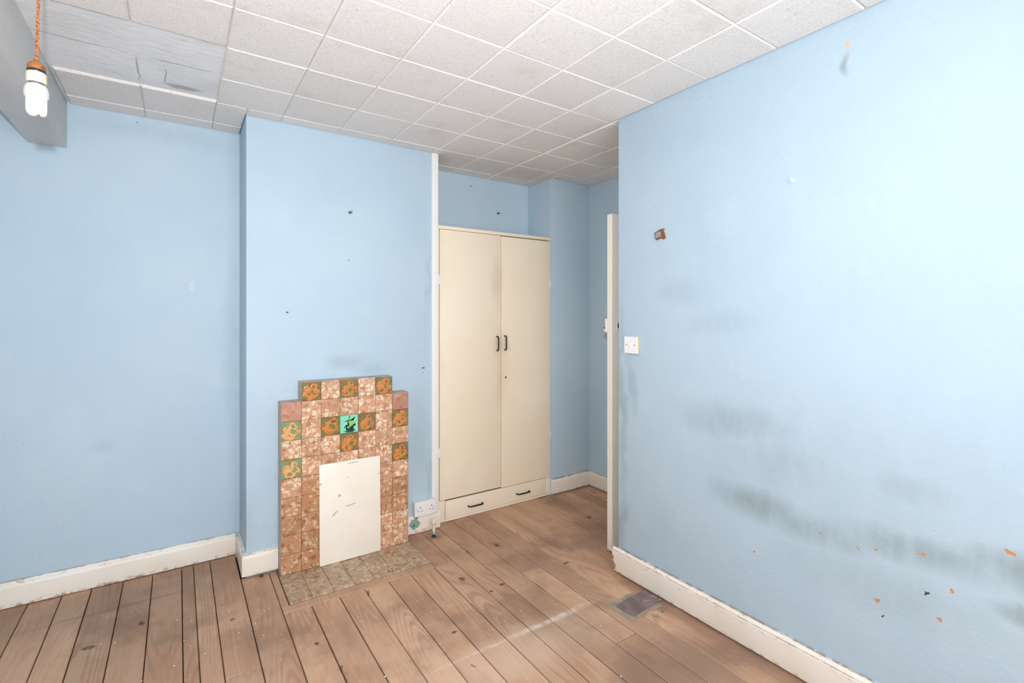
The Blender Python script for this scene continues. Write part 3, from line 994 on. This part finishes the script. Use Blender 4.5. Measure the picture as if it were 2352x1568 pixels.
# stepped body with a real opening, built from columns
body.prism([(SX[0], 0.0), (SX[2], 0.0), (SX[2], ZR[5]), (SX[5], ZR[5]), (SX[5], 0.0), (SX[7], 0.0), (SX[7], ZR[1]), (SX[6], ZR[1]), (SX[6], ZR[0]), (SX[1], ZR[0]), (SX[1], ZR[1]), (SX[0], ZR[1])],
           SY + .008, yb, lambda u, v, e: (u, e, v))
part(body, 'surround_body', M['tile_side'], fp)
part(MB().box(SX[2], SX[5], yb - .006, yb, 0.001, ZR[5] - .001), 'fire_opening', M['dark_hole'], fp)
deco_cells = {(0, 1): 'a', (0, 3): 'a', (0, 5): 'a', (2, 0): 'g', (2, 2): 'a', (2, 4): 'a', (2, 6): 'a', (3, 3): 'a', (4, 0): 'g', (4, 6): 'a'}
rr = random.Random(5)
g = .0007
for r in range(10):
    for c in range(7):
        if r == 0 and c in (0, 6):
            continue
        if r >= 5 and 2 <= c <= 4:
            continue
        mt = M['tile_mottled'] if r < 5 else (M['tile_brown'] if rr.random() < .7 else M['tile_mottled'])
        nm, lab = 'tile', None
        if (r, c) in deco_cells:
            mt = M['tile_deco'] if deco_cells[(r, c)] == 'a' else M['tile_deco_green']
            nm, lab = 'flower_tile', 'amber and green glazed flower tile'
        elif (r, c) == (2, 3):
            mt, nm, lab = M['ship_glaze'], 'ship_tile', 'turquoise tile with a painted sailing ship'
        elif (r == 1 and c in (0, 6)):
            mt = M['tile_pink']
        pr_ = rr.uniform(-.0006, .0006)
        t_ = part(MB().slab_y((SX[c] + g, SX[c + 1] - g), (ZR[r + 1] + g, ZR[r] - g), (SY + pr_, SY + .008), -1, .0022), nm, mt, fp)
        if lab:
            t_['label'] = lab
        if nm == 'ship_tile':
            x0, x1, z0, z1 = SX[c] + g, SX[c + 1] - g, ZR[r + 1] + g, ZR[r] - g
            yf = SY + pr_

            def poly(name, pts, mat, lift):
                P = []
                for px, py in pts:
                    u = (px - 440) / 790
                    v = 1 - (py - (510 - 80 * u)) / 770
                    P.append((x0 + u * (x1 - x0), z0 + v * (z1 - z0)))
                m = MB().prism(P, yf - lift, yf - lift + .0004, lambda a, b, e: (a, e, b))
                o = part(m, name, mat, t_)
                return o
            poly('sea', [(555, 1195), (640, 1165), (800, 1140), (980, 1090), (1060, 1060), (1110, 1110), (1040, 1160), (980, 1205), (840, 1215), (720, 1228), (690, 1205)], M['ship_sea'], .0004)
            poly('hull', [(680, 980), (690, 1140), (1000, 1130), (1025, 1000), (1020, 880), (950, 900), (870, 980), (800, 1060), (740, 1000)], M['ship_hull'], .0006)
            poly('mainsail', [(765, 740), (930, 710), (1035, 765), (1000, 880), (900, 960), (830, 1010), (835, 880), (800, 790)], M['ship_lime'], .0008)
            poly('sail_stripe', [(735, 720), (770, 740), (815, 830), (830, 920), (815, 1000), (775, 940), (760, 860)], M['ship_dark'], .0010)
            poly('foresail', [(585, 1055), (625, 980), (690, 900), (760, 880), (765, 970), (690, 985)], M['ship_dark'], .0008)
            poly('yard', [(570, 755), (700, 700), (860, 665), (1040, 680), (1030, 702), (760, 735), (660, 745)], M['ship_green'], .0010)
            poly('topsail', [(755, 655), (795, 560), (890, 560), (905, 650)], M['ship_pale'], .0008)
            poly('flag', [(800, 500), (912, 488), (860, 530), (825, 572)], M['ship_green'], .0008)
            poly('pennant', [(895, 675), (960, 620), (1110, 508), (1060, 600), (1015, 690)], M['ship_dark'], .0012)
            poly('stern_sail', [(1005, 880), (1095, 815), (1115, 900), (1080, 945), (1010, 912)], M['ship_dark'], .0010)
            poly('side_sail', [(1035, 780), (1080, 730), (1125, 800), (1115, 860), (1020, 880)], M['ship_pale'], .0007)

# loose board closing the opening, leaning very slightly back
fb = empty('fireplace_board', (.817, 2.846, .004), label='cream painted board closing the fireplace opening, blue paint smears', cat='board')
m = MB()
bx0, bx1, bz0, bz1 = .6455, .9895, .006, .563
P = []
for zz, yy in ((bz0, 2.842), (bz1, 2.8535)):
    P += [(bx0, yy, zz), (bx1, yy, zz), (bx1, yy + .009, zz), (bx0, yy + .009, zz)]
m.add(P, [(0, 3, 2, 1), (4, 5, 6, 7), (0, 1, 5, 4), (1, 2, 6, 5), (2, 3, 7, 6), (3, 0, 4, 7)])
part(m, 'board_panel', M['board'], fb, bevel=.002)

# hearth set level with the boards
he = empty('hearth', (.81, 2.71, 0), label='flat hearth of worn mottled tiles set into the floorboards', cat='hearth')
part(MB().box(HX0 - .001, HX1 + .001, HY0 - .001, YCH - .002, -.026, -.001), 'hearth_bed', M['grout'], he)
for c in range(7):
    for r in range(3):
        w_ = (HX1 - HX0) / 7
        d_ = (HY1 - HY0 - .002) / 3
        part(MB().slab_z((HX0 + c * w_ + .0008, HX0 + (c + 1) * w_ - .0008), (HY0 + r * d_ + .0008, HY0 + (r + 1) * d_ - .0008), (-.001, .0035 + rr.uniform(-.0006, .0006)), 1, .0018), 'tile', M['tile_hearth'], he)

# ------------------------------------------------------------------ built-in cupboard
cu = empty('cupboard', (1.91, 3.15, 0), label='tall cream two-door cupboard with a drawer, built into the alcove', cat='cupboard')
CX0, CX1, CYF = 1.4235, 2.3935, 3.005
carc = MB()
carc.box(CX0, 1.444, CYF, YB - .004, .0, 1.972)                 # left stile and side
carc.box(2.3865, CX1, CYF, YB - .004, .0, 1.972)                # right
carc.box(1.444, 2.3865, CYF + .03, YB - .004, .135, .150)       # shelf above drawer
carc.box(1.444, 2.3865, YB - .012, YB - .004, .0, 1.972)        # back
part(carc, 'carcass', M['cupboard'], cu)
part(MB().box(CX0, CX1, CYF - .006, YB - .004, 1.9725, 1.9955), 'top_board', M['cupboard'], cu, bevel=.002)
part(MB().box(1.4445, 1.4885, CYF - .001, CYF + .02, .001, .146), 'corner_block', M['cupboard'], cu, bevel=.0015)
part(MB().box(2.3535, 2.386, CYF - .001, CYF + .02, .001, .141), 'corner_block', M['cupboard'], cu, bevel=.0015)
part(MB().box(1.489, 2.353, CYF - .004, CYF + .02, .001, .0165), 'plinth_bead', M['cupboard'], cu, bevel=.003)


def bow_handle(parent, x, y, z, length, vertical):
    """bent black rod handle, feet on the face at y"""
    h = length / 2
    st = .026
    pts = []
    for s in (-1, 1):
        seq = [(s * h, 0.0), (s * h, -st * .55), (s * (h - .004), -st * .85), (s * (h - .012), -st)]
        pts += seq if s < 0 else seq[::-1]
    path = [((x, y + d, z + a) if vertical else (x + a, y + d, z)) for a, d in pts]
    part(MB().tube(path, .0052, 10), 'handle', M['black_metal'], parent, sm=True)['label'] = 'black bent rod handle'
    

d1 = part(MB().box(1.4475, 1.9340, CYF - .006, CYF + .013, .150, 1.9695), 'door', M['cupboard_door'], cu, bevel=.0025)
d2 = part(MB().box(1.9372, 2.3845, CYF - .009, CYF + .010, .144, 1.9655), 'door', M['cupboard_door'], cu, bevel=.0025)
bow_handle(d1, 1.8985, CYF - .0055, 1.190, .100, True)
bow_handle(d2, 1.964, CYF - .0085, 1.193, .100, True)
for hz in (.44, 1.60):
    part(MB().box(1.4375, 1.4470, CYF - .007, CYF - .0005, hz, hz + .062), 'hinge', M['trim_white'], d1, bevel=.001)
    part(MB().box(2.3835, 2.3900, CYF - .0125, CYF - .0035, hz + .01, hz + .055), 'hinge', M['trim_white'], d2, bevel=.001)
dr = part(MB().box(1.4925, 2.3500, CYF - .003, CYF + .016, .0185, .1385), 'drawer', M['cupboard'], cu, bevel=.002)
bow_handle(dr, 1.722, CYF - .0025, .071, .112, False)
bow_handle(dr, 2.129, CYF - .0025, .073, .112, False)
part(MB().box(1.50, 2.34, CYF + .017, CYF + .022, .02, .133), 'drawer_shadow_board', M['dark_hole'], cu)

# ------------------------------------------------------------------ double socket
so = empty('wall_socket', (1.305, YCH, .11), label='white double power socket above the baseboard beside the cupboard', cat='socket')
FY = 2.915
part(MB().box(1.236, 1.380, FY + .006, YCH - .0005, .1185, .2060), 'back_box', M['white_plastic'], so, bevel=.002)
plate = part(MB().slab_y((1.2345, 1.3810), (.1170, .2070), (FY, FY + .0065), -1, .002), 'face_plate', M['white_plastic'], so)
for sx in (1.2715, 1.3505):
    part(MB().box(sx - .0023, sx + .0023, FY - .0006, FY, .167, .1755), 'pin_hole', M['dark_hole'], so)
    for dx in (-.011, .011):
        part(MB().box(sx + dx - .0032, sx + dx + .0032, FY - .0006, FY, .1475, .152), 'pin_hole', M['dark_hole'], so)
for sx in (1.3005, 1.3215):
    part(MB().box(sx - .006, sx + .006, FY - .004, FY, .170, .190), 'rocker_switch', M['white_plastic'], so, bevel=.0015)
for sx in (1.2475, 1.3685):
    part(MB().tube([(sx, FY - .0008, .162), (sx, FY, .162)], .0028, 10), 'screw', M['steel'], so)

# gas pipe stub
gp = empty('gas_pipe', (1.338, 2.855, 0), label='short capped cream gas pipe rising from the floor beside the socket', cat='pipe')
part(MB().lathe([(.0095, -.02), (.0095, .02), (.0105, .04), (.0100, .075)], 1.338, 2.855, 18), 'pipe', M['pipe'], gp, sm=True)
part(MB().lathe([(.0110, .073), (.0135, .077), (.0140, .084), (.0135, .090), (.0095, .098), (.0060, .103), (.002, .105)], 1.338, 2.855, 18), 'cap', M['pipe'], gp, sm=True)

# light switch
sw = empty('light_switch', (XR, 1.787, 1.19), label='square white light switch on the right wall near the corner', cat='switch')
part(MB().box(1.967, XR - .0005, 1.7465, 1.8325, 1.1935, 1.2795), 'back_box', M['switch_box'], sw, bevel=.0015)
part(MB().slab_x((1.745, 1.834), (1.192, 1.281), (1.962, 1.9675), -1, .0018), 'face_plate', M['switch'], sw)
part(MB().box(1.9575, 1.962, 1.7835, 1.7985, 1.226, 1.250), 'rocker', M['switch'], sw, bevel=.002)
for yy in (1.7625, 1.8195):
    part(MB().tube([(1.9612, yy, 1.2365), (1.962, yy, 1.2365)], .0026, 10), 'screw', M['dark_hole'], sw)

# ------------------------------------------------------------------ hooks and fixings on the walls
wb = empty('wall_bracket', (XR, 1.61, 1.79), label='torn rusty metal bracket stub on the right wall above the switch', cat='bracket')
out = [(1.642, 1.803), (1.628, 1.810), (1.605, 1.818), (1.583, 1.818), (1.592, 1.812), (1.584, 1.795), (1.578, 1.775), (1.590, 1.766), (1.598, 1.775), (1.625, 1.770), (1.632, 1.767), (1.642, 1.787)]
part(MB().prism(out, 1.973, XR - .0005, lambda u, v, e: (e, u, v)), 'back_plate', M['rust_wood'], wb)
part(MB().prism([(1.632, 1.794), (1.622, 1.803), (1.602, 1.806), (1.600, 1.780), (1.626, 1.774), (1.636, 1.784)], 1.965, 1.973, lambda u, v, e: (e, u, v)), 'metal_piece', M['zinc'], wb, bevel=.001)
part(MB().box(1.966, 1.973, 1.606, 1.611, 1.789, 1.794), 'screw', M['dark_hole'], wb)


def hook(name, base, outv, size, mat, label, plug=None):
    b = Vector(base)
    n = Vector(outv)
    root = empty(name, b, label=label, cat='hook', group='small hooks on the walls')
    up = Vector((0, 0, 1))
    pts = [b, b + n * size * .45, b + n * size * .75 - up * size * .25, b + n * size * .8 - up * size * .05 + up * 0, b + n * size * .95 + up * size * .45]
    part(MB().tube(pts, [size * .09] * 4 + [size * .05], 8), 'hook_wire', mat, root, sm=True)
    m = MB().tube([b, b + n * size * .12], size * .28, 12)
    part(m, 'hook_base', plug or mat, root, sm=True)
    return root


hook('wall_hook', (.842, YCH - .0005, 2.003), (.25, -.97, 0), .030, M['steel'], 'small hook in a brass plug on the chimney breast above the fireplace', M['brass'])
hook('wall_hook', (2.098, YB - .0005, 2.201), (.2, -.98, 0), .026, M['black_metal'], 'dark hook on the wall above the cream cupboard')
hook('wall_hook', (XR - .0005, .976, 1.915), (-.98, -.2, 0), .024, M['white_plastic'], 'small white hook high on the right wall')
nail = tag(MB().tube([(1.313, YCH, 1.053), (1.316, YCH - .012, 1.054)], .0022, 8).build('nail', M['rust_wood'], sm=True, origin=(1.313, YCH, 1.053)), 'rusty nail in the chimney breast between fireplace and cupboard', 'nail')

# ------------------------------------------------------------------ vinyl scrap on the floor
vs = empty('vinyl_scrap', (1.80, 1.62, .001), label='torn scraps of dark vinyl flooring lying by the right baseboard', cat='flooring scrap')


def flat(name, pts, z0, z1, mat):
    return part(MB().prism([p for p in pts], z0, z1, lambda u, v, e: (u, v, e)), name, mat, vs)


flat('under_layer', [(1.705, 1.700), (1.806, 1.704), (1.890, 1.709), (1.892, 1.684), (1.923, 1.600), (1.923, 1.558), (1.913, 1.545), (1.848, 1.554), (1.851, 1.569), (1.827, 1.555), (1.785, 1.548), (1.711, 1.552), (1.710, 1.577), (1.712, 1.600), (1.704, 1.647)], .0008, .0038, M['lino_back'])
flat('top_layer', [(1.729, 1.667), (1.808, 1.678), (1.888, 1.684), (1.951, 1.686), (1.951, 1.580), (1.910, 1.576), (1.857, 1.574), (1.735, 1.565), (1.730, 1.606)], .0040, .0068, M['vinyl'])
flat('shard', [(1.884, 1.545), (1.904, 1.542), (1.890, 1.518), (1.880, 1.515)], .0008, .0028, M['vinyl'])
flat('shard', [(1.824, 1.527), (1.844, 1.521), (1.840, 1.502), (1.821, 1.512)], .0008, .0024, M['lino_back'])

# ------------------------------------------------------------------ pendant bulb
LX, LY = -.2905, 1.669
pl = empty('pendant_bulb', (LX, LY, ZC), label='lit bare low-energy bulb hanging on a twisted brown flex', cat='lamp')
zf = lambda v: HC + (CY_PX - v) * 1.22 / F_PX


def zlist(prof):
    return [(r, zf(v)) for r, v in prof]


RV = Vector((math.cos(YAW), -math.sin(YAW), 0))           # lean of the flex runs across the room
top = Vector((LX, LY, ZC)) + RV * .014
bot = Vector((LX, LY, zf(146)))
for s in (0, 1):
    pts = []
    n = 260
    for i in range(n + 1):
        t = i / n
        p = top.lerp(bot, t)
        a = t * 2 * math.pi * 24 + s * math.pi
        pts.append(p + Vector((math.cos(a), math.sin(a), 0)) * .0019)
    part(MB().tube(pts, .0019, 6), 'flex_strand', M['cord'], pl, sm=True)
part(MB().lathe([(.036, ZC - .0005), (.037, ZC - .012), (.030, ZC - .022), (.012, ZC - .028)], top.x, top.y, 24), 'ceiling_rose', M['holder_cream'], pl, sm=True)
part(MB().lathe(zlist([(.004, 136), (.007, 143), (.011, 145.5), (.0155, 150), (.0170, 155), (.0172, 163)]), LX, LY), 'holder_cap', M['holder_brown'], pl, sm=True)
part(MB().lathe(zlist([(.0172, 162.5), (.0182, 164), (.0182, 168), (.0175, 169)]), LX, LY), 'holder_ring', M['black_metal'], pl, sm=True)
part(MB().lathe(zlist([(.0180, 168.5), (.0190, 170), (.0196, 176), (.0196, 189), (.0185, 192)]), LX, LY), 'holder_skirt', M['holder_cream'], pl, sm=True)
part(MB().lathe(zlist([(.0140, 190), (.0140, 197)]), LX, LY), 'bulb_cap', M['steel'], pl, sm=True)
part(MB().lathe(zlist([(.0140, 194.5), (.0185, 197), (.0215, 202), (.0236, 210), (.0238, 219), (.0230, 222.5), (.0195, 223)]), LX, LY), 'bulb_base', M['bulb_plastic'], pl, sm=True)
zt, zbm = zf(221), zf(264)
for a in (0.35, 0.35 + 2 * math.pi / 3, 0.35 + 4 * math.pi / 3):
    ca, sa = math.cos(a), math.sin(a)
    off = Vector((ca, sa, 0)) * .0118
    tn = Vector((-sa, ca, 0)) * .0074
    c0 = Vector((LX, LY, 0)) + off
    pts = []
    pts.append(c0 - tn + Vector((0, 0, zt)))
    pts.append(c0 - tn + Vector((0, 0, zbm + .016)))
    for q in range(7):
        b = math.pi * q / 6
        pts.append(c0 - tn * math.cos(b) + Vector((0, 0, zbm + .012 - .007 * math.sin(b))))
    pts.append(c0 + tn + Vector((0, 0, zbm + .016)))
    pts.append(c0 + tn + Vector((0, 0, zt)))
    part(MB().tube(pts, .0062, 10), 'bulb_tube', M['lit_tube'], pl, sm=True)

# ------------------------------------------------------------------ crumbs of paint on the boards
rf = random.Random(21)
m = MB()
spots = [(.12, 2.75, .16, 40), (.33, 2.55, .12, 18), (-.15, 2.5, .25, 16), (.6, 2.3, .3, 14), (1.0, 2.2, .4, 18), (1.4, 2.2, .4, 16), (1.75, 1.4, .25, 14), (-.4, 2.8, .2, 10)]
for cx_, cy_, s_, n_ in spots:
    for _ in range(n_):
        x, y = cx_ + rf.gauss(0, s_), cy_ + rf.gauss(0, s_)
        if y > 2.48 and .40 < x < 1.2 or x > 1.93 or x < -.9 or y > 2.9:
            continue
        r = rf.uniform(.0012, .0042)
        a = rf.uniform(0, 6.28)
        pts = []
        for q in range(4):
            b = a + q * math.pi / 2 + rf.uniform(-.4, .4)
            rr_ = r * rf.uniform(.5, 1.2)
            pts.append((x + rr_ * math.cos(b), y + rr_ * math.sin(b) * 1.3))
        m.prism(pts, .0005, .0014, lambda u, v, e: (u, v, e))
tag(m.build('paint_flakes', M['flake']), 'tiny white paint flakes scattered over the floorboards', 'debris', kind='stuff')
